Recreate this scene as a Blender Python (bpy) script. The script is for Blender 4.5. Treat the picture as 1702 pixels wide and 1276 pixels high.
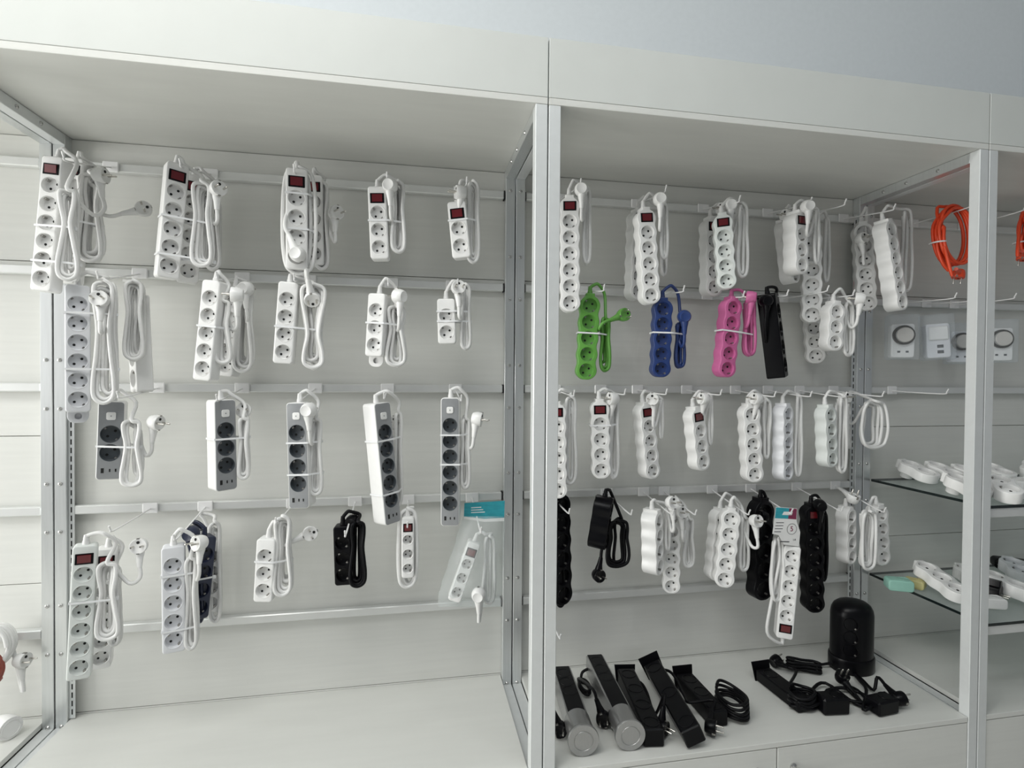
import bpy, bmesh, math, random
from mathutils import Vector, Matrix
random.seed(7)
for o in list(bpy.data.objects): bpy.data.objects.remove(o)
scn = bpy.context.scene
C = scn.collection

# ------------------------------------------------------------------ camera
FPX = 892.6
YAW, PIT, ROL = 0.18252, -0.01462, 0.00789
CAM = Vector((0.90489, -1.59274, 1.5))
fw = Vector((math.sin(YAW)*math.cos(PIT), math.cos(YAW)*math.cos(PIT), math.sin(PIT)))
rt0 = Vector((math.cos(YAW), -math.sin(YAW), 0)); up0 = rt0.cross(fw)
rt = rt0*math.cos(ROL) + up0*math.sin(ROL); up = -rt0*math.sin(ROL) + up0*math.cos(ROL)
cd = bpy.data.cameras.new('camera'); co = bpy.data.objects.new('camera', cd); C.objects.link(co)
cd.sensor_width = 36; cd.lens = FPX/1702*36; cd.clip_start = .02
co.matrix_world = Matrix(((rt.x, up.x, -fw.x, CAM.x), (rt.y, up.y, -fw.y, CAM.y), (rt.z, up.z, -fw.z, CAM.z), (0, 0, 0, 1)))
scn.camera = co
# ------------------------------------------------------------------ light
w = bpy.data.worlds.new('world'); scn.world = w; w.use_nodes = True
bg = w.node_tree.nodes['Background']; bg.inputs[0].default_value = (0.90, 0.95, 1.0, 1); bg.inputs[1].default_value = 0.19
def area(name, loc, target, sx, sy, power, col):
    l = bpy.data.lights.new(name, 'AREA'); l.shape = 'RECTANGLE'; l.size = sx; l.size_y = sy; l.energy = power; l.color = col
    o = bpy.data.objects.new(name, l); C.objects.link(o); o.location = loc
    o.rotation_euler = (Vector(target)-Vector(loc)).to_track_quat('-Z', 'Y').to_euler()
    return o
area('ceiling_panel_light', (-.15, -1.6, 3.3), (-.15, -1.59, 0), 1.8, 1.0, 38, (1.0, 0.99, 0.95))
area('ceiling_panel_light', (1.3, -1.7, 3.3), (1.3, -1.69, 0), 1.2, .6, 4.5, (0.97, 0.99, 1.0))
area('side_window_daylight', (-3.0, -1.25, 1.3), (.9, -.2, 1.15), 1.6, 1.9, 94, (1.0, 0.995, 0.96))
area('shop_window_daylight', (-2.4, -2.0, 1.9), (.9, 0, 1.15), 2.4, 2.0, 24, (1.0, 0.995, 0.97))
for x, y in ((0.9, -2.0), (2.2, -1.8)):
    area('ceiling_spot', (x, y, 3.3), (x, y+.2, 0), .06, .06, 2.5, (0.95, 0.98, 1.0))
scn.view_settings.view_transform = 'Standard'; scn.view_settings.look = 'None'
scn.view_settings.exposure = 0.0; scn.view_settings.gamma = 1.0; scn.view_settings.use_curve_mapping = False

def ray(px, py): return fw + rt*((px-851)/FPX) + up*(-(py-638)/FPX)
def at(px, py, Y):
    d = ray(px, py); return CAM + d*((Y-CAM.y)/d.y)
def atz(px, py, Z):
    d = ray(px, py); return CAM + d*((Z-CAM.z)/d.z)

# ------------------------------------------------------------------ materials
MATS = {}
def mat(name, col, rough=.5, metal=0., var=0., bump=0., scale=40, stretch=(1, 1, 1), spec=.5, coat=0.):
    if name in MATS: return MATS[name]
    m = bpy.data.materials.new(name); m.use_nodes = True; nt = m.node_tree; b = nt.nodes['Principled BSDF']
    b.inputs['Roughness'].default_value = rough; b.inputs['Metallic'].default_value = metal
    b.inputs['Specular IOR Level'].default_value = spec; b.inputs['Coat Weight'].default_value = coat
    b.inputs['Base Color'].default_value = (*col, 1)
    if var or bump:
        tc = nt.nodes.new('ShaderNodeTexCoord'); mp = nt.nodes.new('ShaderNodeMapping'); mp.inputs['Scale'].default_value = stretch
        nz = nt.nodes.new('ShaderNodeTexNoise'); nz.inputs['Scale'].default_value = scale; nz.inputs['Detail'].default_value = 5
        nt.links.new(tc.outputs['Object'], mp.inputs[0]); nt.links.new(mp.outputs[0], nz.inputs['Vector'])
        if var:
            cr = nt.nodes.new('ShaderNodeValToRGB')
            cr.color_ramp.elements[0].position = .3; cr.color_ramp.elements[1].position = .7
            cr.color_ramp.elements[0].color = (*[max(0, c*(1-var)) for c in col], 1)
            cr.color_ramp.elements[1].color = (*[min(1, c*(1+var)) for c in col], 1)
            nt.links.new(nz.outputs['Fac'], cr.inputs[0]); nt.links.new(cr.outputs[0], b.inputs['Base Color'])
        if bump:
            bp = nt.nodes.new('ShaderNodeBump'); bp.inputs['Strength'].default_value = bump; bp.inputs['Distance'].default_value = .002
            nt.links.new(nz.outputs['Fac'], bp.inputs['Height']); nt.links.new(bp.outputs[0], b.inputs['Normal'])
    MATS[name] = m; return m
LAM = mat('white_laminate', (.66, .665, .635), .42, var=.025, scale=30, stretch=(.15, 1, 3))
FAS = mat('white_fascia_board', (.62, .64, .615), .45, var=.015, scale=10)
WALL = mat('painted_wall', (.82, .86, .885), .85, var=.015, bump=.05, scale=60)
FLOOR = mat('floor_tile', (.66, .65, .61), .4, var=.05, scale=5)
POST = mat('powder_coated_steel', (.70, .72, .72), .33, .25, var=.02, scale=50)
GALV = mat('brushed_aluminium', (.70, .72, .72), .30, .75, var=.04, scale=30, stretch=(6, 6, .3))
RAIL = mat('satin_rail', (.72, .73, .72), .32, .35, var=.02, scale=20)
STEEL = mat('bolt_steel', (.55, .55, .54), .25, .9, var=.03, scale=80)
DARK = mat('dark_gap', (.015, .015, .016), .6, var=.1, scale=20)
WIRE = mat('white_wire', (.82, .82, .82), .3, .1, var=.02, scale=60)
WHITE = mat('white_plastic', (.80, .80, .79), .32, var=.012, scale=70)
COOL = mat('cool_white_plastic', (.72, .73, .755), .32, var=.012, scale=70)
MINT = mat('mint_white_plastic', (.71, .74, .72), .32, var=.012, scale=70)
CORDW = mat('white_cord_pvc', (.75, .75, .74), .42, var=.02, scale=70)
BLACK = mat('black_plastic', (.003, .003, .004), .28, var=.1, scale=70, spec=.16)
CORDB = mat('black_cord_pvc', (.004, .004, .005), .42, var=.1, scale=70, spec=.16)
NAVY = mat('navy_plastic', (.020, .026, .055), .35, var=.05, scale=70)
GREEN = mat('green_plastic', (.12, .34, .06), .38, var=.03, scale=70)
BLUE = mat('blue_plastic', (.018, .042, .16), .38, var=.03, scale=70)
PINK = mat('pink_plastic', (.55, .13, .31), .38, var=.03, scale=70)
GREY = mat('grey_face_plate', (.30, .31, .32), .35, .2, var=.03, scale=60)
DGREY = mat('slate_socket_plastic', (.06, .07, .08), .35, var=.03, scale=70)
HOLE = mat('pin_hole_black', (.008, .008, .008), .8, var=.1, scale=20)
BRASS = mat('nickel_pin', (.62, .60, .56), .22, .95, var=.03, scale=60)
CLIP = mat('earth_clip_metal', (.35, .34, .32), .3, .9, var=.03, scale=60)
RED = mat('red_rocker', (.12, .008, .012), .22, var=.08, scale=40, coat=.3)
TIE = mat('nylon_tie', (.80, .81, .82), .3, var=.02, scale=60)
ORANGE = mat('orange_cord_pvc', (.75, .07, .02), .38, var=.04, scale=60)
SILVER = mat('satin_silver', (.42, .42, .42), .30, .85, var=.03, scale=60, stretch=(1, 8, 1))
CARD = mat('card_white', (.80, .80, .79), .6, var=.02, scale=30)
TEAL = mat('teal_print', (.03, .33, .40), .5, var=.15, scale=40, stretch=(1, 1, 4))
MAROON = mat('maroon_print', (.22, .03, .08), .5, var=.1, scale=30)
INK = mat('ink_print', (.03, .03, .035), .6, var=.1, scale=30)
PMINT = mat('pale_mint', (.28, .52, .44), .4, var=.03, scale=50)
PYEL = mat('pale_yellow', (.52, .48, .22), .4, var=.03, scale=50)
BROWN = mat('red_brown_cord', (.28, .07, .05), .45, var=.05, scale=50)
GLASSE = mat('glass_edge_dark', (.01, .016, .016), .12, var=.1, scale=20)
def clear(name, amt, col, rough):
    m = bpy.data.materials.new(name); m.use_nodes = True; nt = m.node_tree
    for n in list(nt.nodes): nt.nodes.remove(n)
    out = nt.nodes.new('ShaderNodeOutputMaterial'); mx = nt.nodes.new('ShaderNodeMixShader')
    tr = nt.nodes.new('ShaderNodeBsdfTransparent'); tr.inputs[0].default_value = (*col, 1)
    gl = nt.nodes.new('ShaderNodeBsdfPrincipled'); gl.inputs['Base Color'].default_value = (.9, .92, .92, 1); gl.inputs['Roughness'].default_value = rough
    tc = nt.nodes.new('ShaderNodeTexCoord'); nz = nt.nodes.new('ShaderNodeTexNoise'); nz.inputs['Scale'].default_value = 55
    bp = nt.nodes.new('ShaderNodeBump'); bp.inputs['Strength'].default_value = 1.0 if 'film' in name else .02; bp.inputs['Distance'].default_value = .004
    nt.links.new(tc.outputs['Object'], nz.inputs['Vector']); nt.links.new(nz.outputs['Fac'], bp.inputs['Height']); nt.links.new(bp.outputs[0], gl.inputs['Normal'])
    mx.inputs[0].default_value = amt
    nt.links.new(tr.outputs[0], mx.inputs[1]); nt.links.new(gl.outputs[0], mx.inputs[2]); nt.links.new(mx.outputs[0], out.inputs[0])
    MATS[name] = m; return m
GLASS = clear('shelf_glass', .16, (.86, .90, .89), .05)
FILM = clear('clear_film', .20, (.95, .97, .97), .10)
BLIST = clear('blister_film', .12, (.93, .95, .97), .15)

# ------------------------------------------------------------------ mesh helpers
def finish(name, bm, mats, smooth=35):
    bmesh.ops.recalc_face_normals(bm, faces=bm.faces)
    me = bpy.data.meshes.new(name); bm.to_mesh(me); bm.free()
    for m in (mats if isinstance(mats, (list, tuple)) else [mats]): me.materials.append(m)
    if smooth:
        me.polygons.foreach_set('use_smooth', [True]*len(me.polygons)); me.set_sharp_from_angle(angle=math.radians(smooth))
    return me
def link(name, me, parent=None, M=None):
    o = bpy.data.objects.new(name, me); C.objects.link(o)
    if parent: o.parent = parent
    if M is not None: o.matrix_basis = M
    return o
def empty(name, M): 
    o = bpy.data.objects.new(name, None); C.objects.link(o); o.matrix_basis = M; o.empty_display_size = .02; return o
def tag(o, label=None, cat=None, group=None, kind=None):
    for k, v in (('label', label), ('category', cat), ('group', group), ('kind', kind)):
        if v: o[k] = v
    return o
def boxb(bm, x0, x1, y0, y1, z0, z1, mi=0):
    v = [bm.verts.new((x, y, z)) for x in (x0, x1) for y in (y0, y1) for z in (z0, z1)]
    for f in ((0, 1, 3, 2), (4, 6, 7, 5), (0, 4, 5, 1), (2, 3, 7, 6), (0, 2, 6, 4), (1, 5, 7, 3)):
        bm.faces.new([v[i] for i in f]).material_index = mi
def boxm(name, x0, x1, y0, y1, z0, z1, m, bev=.001):
    bm = bmesh.new(); boxb(bm, x0, x1, y0, y1, z0, z1)
    if bev: bmesh.ops.bevel(bm, geom=list(bm.edges), offset=bev, segments=1, affect='EDGES')
    return finish(name, bm, m, 0)
def box(name, x0, x1, y0, y1, z0, z1, m, parent=None, bev=.001):
    """mesh centred on its own middle, so the object sits where it stands"""
    c = Vector(((x0+x1)/2, (y0+y1)/2, (z0+z1)/2)); h = ((x1-x0)/2, (y1-y0)/2, (z1-z0)/2)
    me = boxm(name, -h[0], h[0], -h[1], h[1], -h[2], h[2], m, bev)
    loc = c - parent.matrix_basis.translation if parent else c
    return link(name, me, parent, Matrix.Translation(loc))
def lathe(bm, prof, seg=24, axis='y', M=None, mi=0):
    rings = []
    for r, h in prof:
        if r < 1e-6:
            p = Vector((0, h, 0)) if axis == 'y' else Vector((0, 0, h)); rings.append([bm.verts.new(M@p if M else p)]); continue
        ring = []
        for k in range(seg):
            a = 2*math.pi*k/seg
            p = Vector((r*math.cos(a), h, r*math.sin(a))) if axis == 'y' else Vector((r*math.cos(a), r*math.sin(a), h))
            ring.append(bm.verts.new(M@p if M else p))
        rings.append(ring)
    for A, B in zip(rings, rings[1:]):
        if len(A) == 1 and len(B) == 1: continue
        for k in range(seg):
            k2 = (k+1) % seg
            vs = [A[0], B[k], B[k2]] if len(A) == 1 else [A[k], A[k2], B[0]] if len(B) == 1 else [A[k], A[k2], B[k2], B[k]]
            bm.faces.new(vs).material_index = mi
def crom(P, sub=4, closed=False):
    P = [Vector(p) for p in P]; n = len(P); out = []
    for i in range(n if closed else n-1):
        p0, p1, p2, p3 = (P[(i-1) % n], P[i], P[(i+1) % n], P[(i+2) % n]) if closed else (P[max(i-1, 0)], P[i], P[i+1], P[min(i+2, n-1)])
        for s in range(sub):
            t = s/sub
            out.append(.5*((2*p1)+(p2-p0)*t+(2*p0-5*p1+4*p2-p3)*t*t+(3*p1-p0-3*p2+p3)*t**3))
    if not closed: out.append(P[-1])
    return out
def tubeb(bm, P, r, seg=8, mi=0, M=None):
    n = len(P); prev = None; rings = []
    for i in range(n):
        t = (P[min(i+1, n-1)]-P[max(i-1, 0)])
        if t.length < 1e-9: t = Vector((0, 0, 1))
        t.normalize()
        if prev is None:
            a = Vector((0, 1, 0)) if abs(t.y) < .9 else Vector((1, 0, 0)); nn = t.cross(a).normalized()
        else:
            nn = prev - t*prev.dot(t)
            nn = nn.normalized() if nn.length > 1e-6 else t.orthogonal().normalized()
        prev = nn; b = t.cross(nn)
        rr = r[i] if isinstance(r, list) else r
        ring = []
        for k in range(seg):
            a = 2*math.pi*k/seg; p = P[i]+(nn*math.cos(a)+b*math.sin(a))*rr
            ring.append(bm.verts.new(M@p if M else p))
        rings.append(ring)
    for A, B in zip(rings, rings[1:]):
        for k in range(seg):
            bm.faces.new((A[k], A[(k+1) % seg], B[(k+1) % seg], B[k])).material_index = mi
    bm.faces.new(rings[0]).material_index = mi; bm.faces.new(rings[-1][::-1]).material_index = mi
def offset_poly(pts, d):
    n = len(pts); out = []
    ar = sum(pts[i][0]*pts[(i+1) % n][1]-pts[(i+1) % n][0]*pts[i][1] for i in range(n)); s = 1 if ar > 0 else -1
    for i in range(n):
        a = Vector(pts[i-1]); b = Vector(pts[i]); c = Vector(pts[(i+1) % n])
        t1 = (b-a).normalized(); t2 = (c-b).normalized(); t = t1+t2
        if t.length < 1e-9: t = t2
        t.normalize(); nn = Vector((t.y, -t.x))*s
        out.append((b.x-nn.x*d, b.y-nn.y*d))
    return out
def slab(bm, pts, holes, depth, bev, mi=0, y0=0.0, back=True):
    """outline in (x,z) extruded along +y from y0 with rounded edges and round holes in its front"""
    K = 3; rings = []
    for k in range(K+1):
        a = math.pi/2*k/K
        rings.append([bm.verts.new((x, y0+bev*(1-math.cos(a)), z)) for x, z in offset_poly(pts, bev*(1-math.sin(a)))])
    rings.append([bm.verts.new((x, y0+depth-bev*.6, z)) for x, z in pts])
    rings.append([bm.verts.new((x, y0+depth, z)) for x, z in offset_poly(pts, bev*.6)])
    n = len(pts)
    for A, B in zip(rings, rings[1:]):
        for k in range(n): bm.faces.new((A[k], A[(k+1) % n], B[(k+1) % n], B[k])).material_index = mi
    if back: bm.faces.new(rings[-1]).material_index = mi
    ed = [bm.edges.get((rings[0][k], rings[0][(k+1) % n])) for k in range(n)]
    if holes:
        for cx, cz, r in holes:
            c = [bm.verts.new((cx+r*math.cos(2*math.pi*k/28), y0, cz+r*math.sin(2*math.pi*k/28))) for k in range(28)]
            for k in range(28): ed.append(bm.edges.new((c[k], c[(k+1) % 28])))
        r = bmesh.ops.triangle_fill(bm, use_beauty=True, edges=ed)
        for g in r['geom']:
            if isinstance(g, bmesh.types.BMFace): g.material_index = mi
    else:
        bm.faces.new(rings[0][::-1]).material_index = mi
def rrect(w, z0, z1, r, k=5):
    out = []
    for cx, cz, a0 in ((w/2-r, z1-r, 0), (-w/2+r, z1-r, 90), (-w/2+r, z0+r, 180), (w/2-r, z0+r, 270)):
        for i in range(k+1):
            a = math.radians(a0+90*i/k); out.append((cx+r*math.cos(a), cz+r*math.sin(a)))
    return out
def hull(pts):
    pts = sorted(set(pts)); 
    def half(ps):
        h = []
        for p in ps:
            while len(h) > 1 and (h[-1][0]-h[-2][0])*(p[1]-h[-2][1])-(h[-1][1]-h[-2][1])*(p[0]-h[-2][0]) <= 0: h.pop()
            h.append(p)
        return h
    a = half(pts); b = half(pts[::-1]); return a[:-1]+b[:-1]

CACHE = {}
def cached(key, fn):
    if key not in CACHE: CACHE[key] = fn()
    return CACHE[key]

# ------------------------------------------------------------------ the room
W, D = 1.2, .4164
PW = .0275                                   # post width
def struct(name, *a, **k): return tag(box(name, *a, **k), kind='structure')
struct('wall_back', -3.2, 5.2, .06, .16, 0, 3.4, WALL, bev=0)
struct('floor', -3.2, 5.2, -4.6, .06, -.05, 0, FLOOR, bev=0)
struct('ceiling', -3.2, 5.2, -4.6, .06, 3.4, 3.45, WALL, bev=0)

RAILZ = [2.035, 1.762, 1.462, 1.143, .824]
SCREWZ = [2.045, 1.851, 1.726, 1.532, 1.407, 1.214, 1.09, .9, .774, .585]
def screw_mesh():
    bm = bmesh.new(); lathe(bm, [(.0052, 0), (.0052, -.001), (.0034, -.0032), (.0018, -.0036), (.0016, -.0024), (0, -.0024)], 12)
    return finish('screw', bm, STEEL, 30)
def slot_strip_mesh(z0, z1):
    bm = bmesh.new(); boxb(bm, -.007, .007, -.001, .001, z0, z1)
    z = z0+.01
    while z < z1-.02: boxb(bm, -.0014, .0014, -.0016, -.0008, z, z+.014, 1); z += .022
    return finish('slotted_strip', bm, [GALV, HOLE], 0)
def unit(X0, label, seams, rails=(0, 1, 2, 3, 4), slots=''):
    u = empty('display_unit', Matrix.Translation((X0+W/2, 0, 0)))
    tag(u, label, 'display shelving', 'white display shelving units along the wall')
    a, b = X0+.0016, X0+W-.0016
    zb = [.02]+seams+[2.108]
    for z0, z1 in zip(zb, zb[1:]):
        box('back_board', a+.002, b-.002, 0, .012, z0+.0008, z1-.0008, LAM, u, .0012)
    box('top_panel', a, b, -D, .012, 2.1085, 2.1236, LAM, u, .0008)
    box('fascia_board', a, b, -D, -D+.016, 2.1244, 2.2566, FAS, u, .0008)
    for side, x0 in ((-1, a), (1, b-PW)):
        box('front_post', x0, x0+PW, -D, -D+PW, .001, 2.108, POST, u, .0012)
        rp = box('rear_post', x0, x0+PW, -.03, -.001, .001, 2.108, GALV, u, .0012)
        cz = rp.matrix_basis.translation
        for z in SCREWZ:
            link('screw', cached('screw', screw_mesh), rp, Matrix.Translation((0, -.0145, z-(.001+2.108)/2)))
        sb = box('side_beam', x0, x0+PW, -D+PW, -.03, 2.0805, 2.1075, POST if side < 0 else GALV, u, .001)
        for yy in (-.12, -.2, -.3):
            for s in (1,):
                M = Matrix.Translation((-side*0 + (PW/2 if side < 0 else -PW/2), yy-(-D+PW-.03)/2, 0)) @ Matrix.Rotation(math.radians(90 if side < 0 else -90), 4, 'Z')
                link('screw', cached('screw', screw_mesh), sb, M)
        box('counter_side_beam', x0, x0+PW, -D+PW, -.03, .555, .582, POST, u, .001)
    ms = cached('slots', lambda: slot_strip_mesh(.6, 2.05))
    if 'l' in slots: link('slotted_strip', ms, u, Matrix.Translation((a+PW+.0075-(X0+W/2), -.022, 0)))
    if 'r' in slots: link('slotted_strip', ms, u, Matrix.Translation((b-PW-.0075-(X0+W/2), -.022, 0)))
    for i in rails:
        z = RAILZ[i]
        box('rail', a+PW+.004, b-PW-.004, -.022, -.0005, z-.0115, z+.0115, RAIL, u, .0025)
        for xx in (a+PW+.001, b-PW-.004):
            box('rail_end_cap', xx, xx+.003, -.021, -.001, z-.0125, z+.0125, DARK, u, 0)
    return u
SE = [.6, 1.787]
unit(-W, 'partly seen white shelving unit at the far left edge', [.6, .95, 1.335, 1.787])
unit(0, 'white shelving unit hung with box shaped strips and grey faced towers', [.6, 1.787], slots='l')
unit(W, 'white shelving unit hung with the coloured and scalloped strips', [.6, 1.787], slots='r')
unit(2*W, 'right hand white shelving unit with glass shelves and orange cords', [.6, .953, 1.335, 1.787], (0, 1, 2))

def knob_mesh():
    bm = bmesh.new(); lathe(bm, [(.009, 0), (.009, -.003), (.0045, -.006), (.0045, -.014), (.010, -.019), (.0125, -.026), (.010, -.033), (.005, -.036), (0, -.0365)], 16)
    return finish('knob', bm, STEEL, 40)
def cabinet(X0, label):
    u = empty('base_cabinet', Matrix.Translation((X0+W/2, 0, 0))); tag(u, label, 'cabinet', 'base cabinets under the display units')
    a, b = X0+PW+.003, X0+W-PW-.003
    box('countertop', a, b, -D+.001, -.0015, .5835, .597, LAM, u, .0008)
    box('carcass', a+.003, b-.003, -D+.03, -.033, .08, .552, LAM, u, .001)
    mid = (a+b)/2
    for x0, x1, kx in ((a, mid-.0015, mid-.055), (mid+.0015, b, mid+.045)):
        d = box('door', x0, x1, -D+.002, -D+.018, .09, .581, LAM, u, .001)
        link('knob', cached('knob', knob_mesh), d, Matrix.Translation((kx-(x0+x1)/2, -.008, .53-(.09+.581)/2)))
    return u
cabinet(-W, 'white base cabinet at the far left edge of the row')
cabinet(0, 'white base cabinet with an empty white countertop')
cabinet(W, 'white base cabinet carrying black desk sockets on its countertop')
cabinet(2*W, 'white base cabinet below the two glass shelves')

# glass shelves of the right hand unit
for z, nm in ((1.158, 'upper glass shelf with dark edge carrying white adapters'), (.839, 'lower glass shelf with dark edge carrying mint and black adapters')):
    e = tag(empty('glass_shelf', Matrix.Translation((3*W-W/2, -.22, z))), nm, 'shelf', 'glass shelves in the right hand unit')
    bm = bmesh.new(); x0, x1 = 2*W+.031-3*W+W/2, W/2-.031
    boxb(bm, x0, x1, -.192, .188, -.004, .004)
    for f in bm.faces:
        f.normal_update()
        f.material_index = 0 if abs(f.normal.z) > .5 else 1
    link('glass_pane', finish('glass_pane', bm, [GLASS, GLASSE], 0), e)
    box('front_rail', 2*W+.032, 3*W-.032, -.409, -.395, z-.0295, z-.0045, RAIL, e, .001)
# ------------------------------------------------------------------ hooks
def hook(tip, row, label, base=None, ylen=-.222, X=None):
    """wire hook clipped to a rail: tip pixel, rail row"""
    T = at(tip[0], tip[1], ylen); z = RAILZ[row]; B = Vector((T.x, -.024, z-.002))
    e = empty('display_hook', Matrix.Translation((B.x, -.0225, z)))
    tag(e, label, 'hook', 'white wire hooks clipped to the rails')
    link('clip', cached('clip', lambda: boxm('clip', -.019, .019, -.0045, .0, -.014, .014, WIRE, .002)), e)
    O = e.matrix_basis.translation
    bend = T + Vector((0, .016, -.016)); 
    P = [B-O, B.lerp(bend, .5)-O+Vector((0, 0, -.001)), bend-O, (bend+T)/2-O+Vector((0, -.002, -.002)), T-O]
    bm = bmesh.new(); tubeb(bm, crom(P, 4), .0021, 6); link('wire', finish('wire', bm, WIRE, 60), e)
    return B, bend, T

# ------------------------------------------------------------------ power strips
def socket_mesh(r, m, ang):
    bm = bmesh.new()
    lathe(bm, [(r+.0014, .0003), (r+.0010, -.0007), (r+.0002, -.0005), (r-.0004, .001), (r-.0012, .0125), (r-.004, .0135), (0, .0135)], 28)
    s = r/.019
    for k in (0, 180):
        a = math.radians(ang+k)
        M = Matrix.Translation((math.cos(a)*.0095*s, .0131, math.sin(a)*.0095*s)); lathe(bm, [(.0030*s, .0004), (.0030*s, -.0003), (.0022*s, -.0003), (0, .0002)], 10, M=M, mi=1)
        a += math.pi/2
        Mc = Matrix.Rotation(-a, 4, 'Y') @ Matrix.Translation((r-.0028, 0, 0))
        vs = len(bm.verts); bm.verts.ensure_lookup_table(); boxb(bm, -.0016, .0022, .0035, .0128, -.0024, .0024, 2)
        bm.verts.ensure_lookup_table()
        for v in bm.verts[vs:]: v.co = Mc @ v.co
    return finish('socket', bm, [m, HOLE, CLIP], 40)
def plug_mesh(m):
    bm = bmesh.new()
    lathe(bm, [(0, .0012), (.0135, .0012), (.0150, 0), (.0178, .0), (.0186, .0012), (.0186, .011), (.0176, .0175), (.0150, .0245), (.0130, .0265), (.0125, .0262), (0, .0262)], 24)
    tubeb(bm, [Vector((0, .015, -.006)), Vector((0, .015, -.018)), Vector((0, .0145, -.030)), Vector((0, .014, -.050))], [.0115, .0105, .0078, .0056], 12)
    lathe(bm, [(.0034, .0012), (.0034, .0002), (0, .0002)], 12, M=Matrix.Translation((0, 0, .009)), mi=1)
    boxb(bm, -.003, .003, -.0006, .008, -.0188, -.0165, 2); boxb(bm, -.003, .003, -.0006, .008, .0168, .0190, 2)
    return finish('plug', bm, [m, HOLE, CLIP], 40)
def pin_mesh():
    bm = bmesh.new(); lathe(bm, [(.0024, .002), (.0024, -.017), (.0016, -.019), (0, -.0192)], 10); return finish('pin', bm, BRASS, 40)
def gland_mesh(m):
    bm = bmesh.new(); lathe(bm, [(.0075, -.004), (.0072, .006), (.0058, .010), (.0062, .012), (.0052, .018), (.0046, .022), (0, .022)], 12, axis='z'); return finish('cable_gland', bm, m, 40)
def rocker_mesh(sx, sz, m):
    bm = bmesh.new()
    boxb(bm, -sx, sx, -.0006, .002, -sz, sz)
    for q in bm.verts:
        if q.co.y < 0: q.co.y = -.0022 if q.co.z > 0 else -.0002; q.co.x *= .94; q.co.z *= .92
    return finish('rocker', bm, m, 0)
def add_plug(parent, P, d, m, Minv, name='plug', pins=True, xd=None):
    """plug whose face centre is P; d: pin direction key"""
    A = {'c': ((0.15, -1, .15), (0, .2, -1)), 'cl': ((-.55, -.8, .1), (.2, .2, -1)), 'cr': ((.6, -.75, .05), (-.2, .2, -1)),
         'r': ((1, -.12, 0), (-.2, .2, -1)), 'l': ((-1, -.15, 0.05), (.1, .2, -1)), 'b': ((.25, .95, .1), (0, -.1, -1)),
         'bl': ((-.75, .6, .1), (.1, 0, -1)), 'u': ((.1, -.3, 1), (0, .6, -.6)), 'd': ((.1, -.4, -1), (0, .1, 1)), 'cdn': ((.2, -.8, -.5), (-.1, -.5, .9)),
         'rr': ((.95, -.3, -.15), (-.35, .1, -.9)), 'dn': ((.2, -1, 0), (.2, 0, 1)), 'cR': ((.3, -.95, .1), (-.9, .2, -.35))}[d] if isinstance(d, str) else d
    a = Vector(A[0]).normalized(); e = Vector(A[1]); e = (e-a*e.dot(a)).normalized()
    y = -a; z = -e; x = y.cross(z)
    M = Matrix(((x.x, y.x, z.x, P.x), (x.y, y.y, z.y, P.y), (x.z, y.z, z.z, P.z), (0, 0, 0, 1)))
    o = link(name, cached(('plug', m.name), lambda: plug_mesh(m)), parent, Minv @ M)
    if pins:
        for s in (-1, 1): link('pin', cached('pin', pin_mesh), o, Matrix.Translation((s*.0095, 0, 0)))
    return M @ Vector((0, .014, -.048)), e
def coil_pts(x0, y0, x1, y1, n, Yc, pinch=.4, waist=.42, rnd=None, ydepth=.007):
    """loops of cord hung in a pixel box at depth Yc; each loop differs a little"""
    rnd = rnd or random
    a = at(x0, y0, Yc); b = at(x1, y1, Yc); xc = (a.x+b.x)/2; hw = abs(b.x-a.x)/2-.004; zt, zb = a.z, b.z; hz = (zt-zb)/2-.004; zc = (zt+zb)/2
    zw = zt-(zt-zb)*waist; out = []
    for i in range(n):
        fx = 1-.62*(i/max(n-1, 1))*rnd.uniform(.75, 1.05) if n > 1 else 1; fz = 1-rnd.uniform(0, .16)*min(i, 3)/1.5
        dx = rnd.uniform(-.22, .22)*hw*(i > 0); dz = rnd.uniform(-.03, .03)*hz*(i > 0)
        yy = Yc+(i-(n-1)/2)*ydepth
        for k in range(14):
            ph = 2*math.pi*k/14; cz = math.cos(ph); zz = zc+dz+hz*fz*cz
            u = min(1, abs(zz-zw)/hz); g = pinch+(1-pinch)*u**1.1
            sx = math.copysign(abs(math.sin(ph))**.55, math.sin(ph))
            out.append(Vector((xc+dx+hw*fx*g*sx, yy+.003*math.sin(3*ph+i), zz)))
    return out, xc, hw, zw
KINDS = {'rect': dict(w=1.06, tm=1.0, tms=.70, st=.84, bm=.67, r=.415, dep=.037),
         'wavy': dict(w=1.27, tm=.76, tms=.70, st=.93, bm=.57, r=.435, dep=.038),
         'tower': dict(w=1.18, tm=.78, tms=.78, st=.97, bm=1.45, r=.44, dep=.048)}
def wavy_outline(p, zt, zb, cs):
    R = .635*p; nk = .27*p
    def hw(z):
        h = R
        best = min(cs, key=lambda c: abs(c-z)); d = (z-best)/p
        h = R-.085*p*(1-math.cos(2*math.pi*d))/2 if abs(d) < 1 else R
        lo = (z-zb)/(.5*p)
        if lo < 1: h *= (max(0, 1-(1-lo)**2.6))**.5
        ti = (zt-.22*p-z)/(.45*p)
        if ti < 1: h = nk+(h-nk)*(max(0, 1-(1-max(0, ti))**2.4))**.5
        return max(h, .0)
    zs = []; N = max(40, int((zt-zb)/p*16))
    L = [(.02+.96*i/N) for i in range(N+1)]
    zl = [zb+(zt-zb)*(i/N) for i in range(N+1)]
    zl = [zb+.0006, zb+.0018, zb+.0035]+[z for z in zl if z > zb+.005]
    right = [(hw(z), z) for z in zl]; left = [(-h, z) for h, z in reversed(right)]
    return right+left
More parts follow.
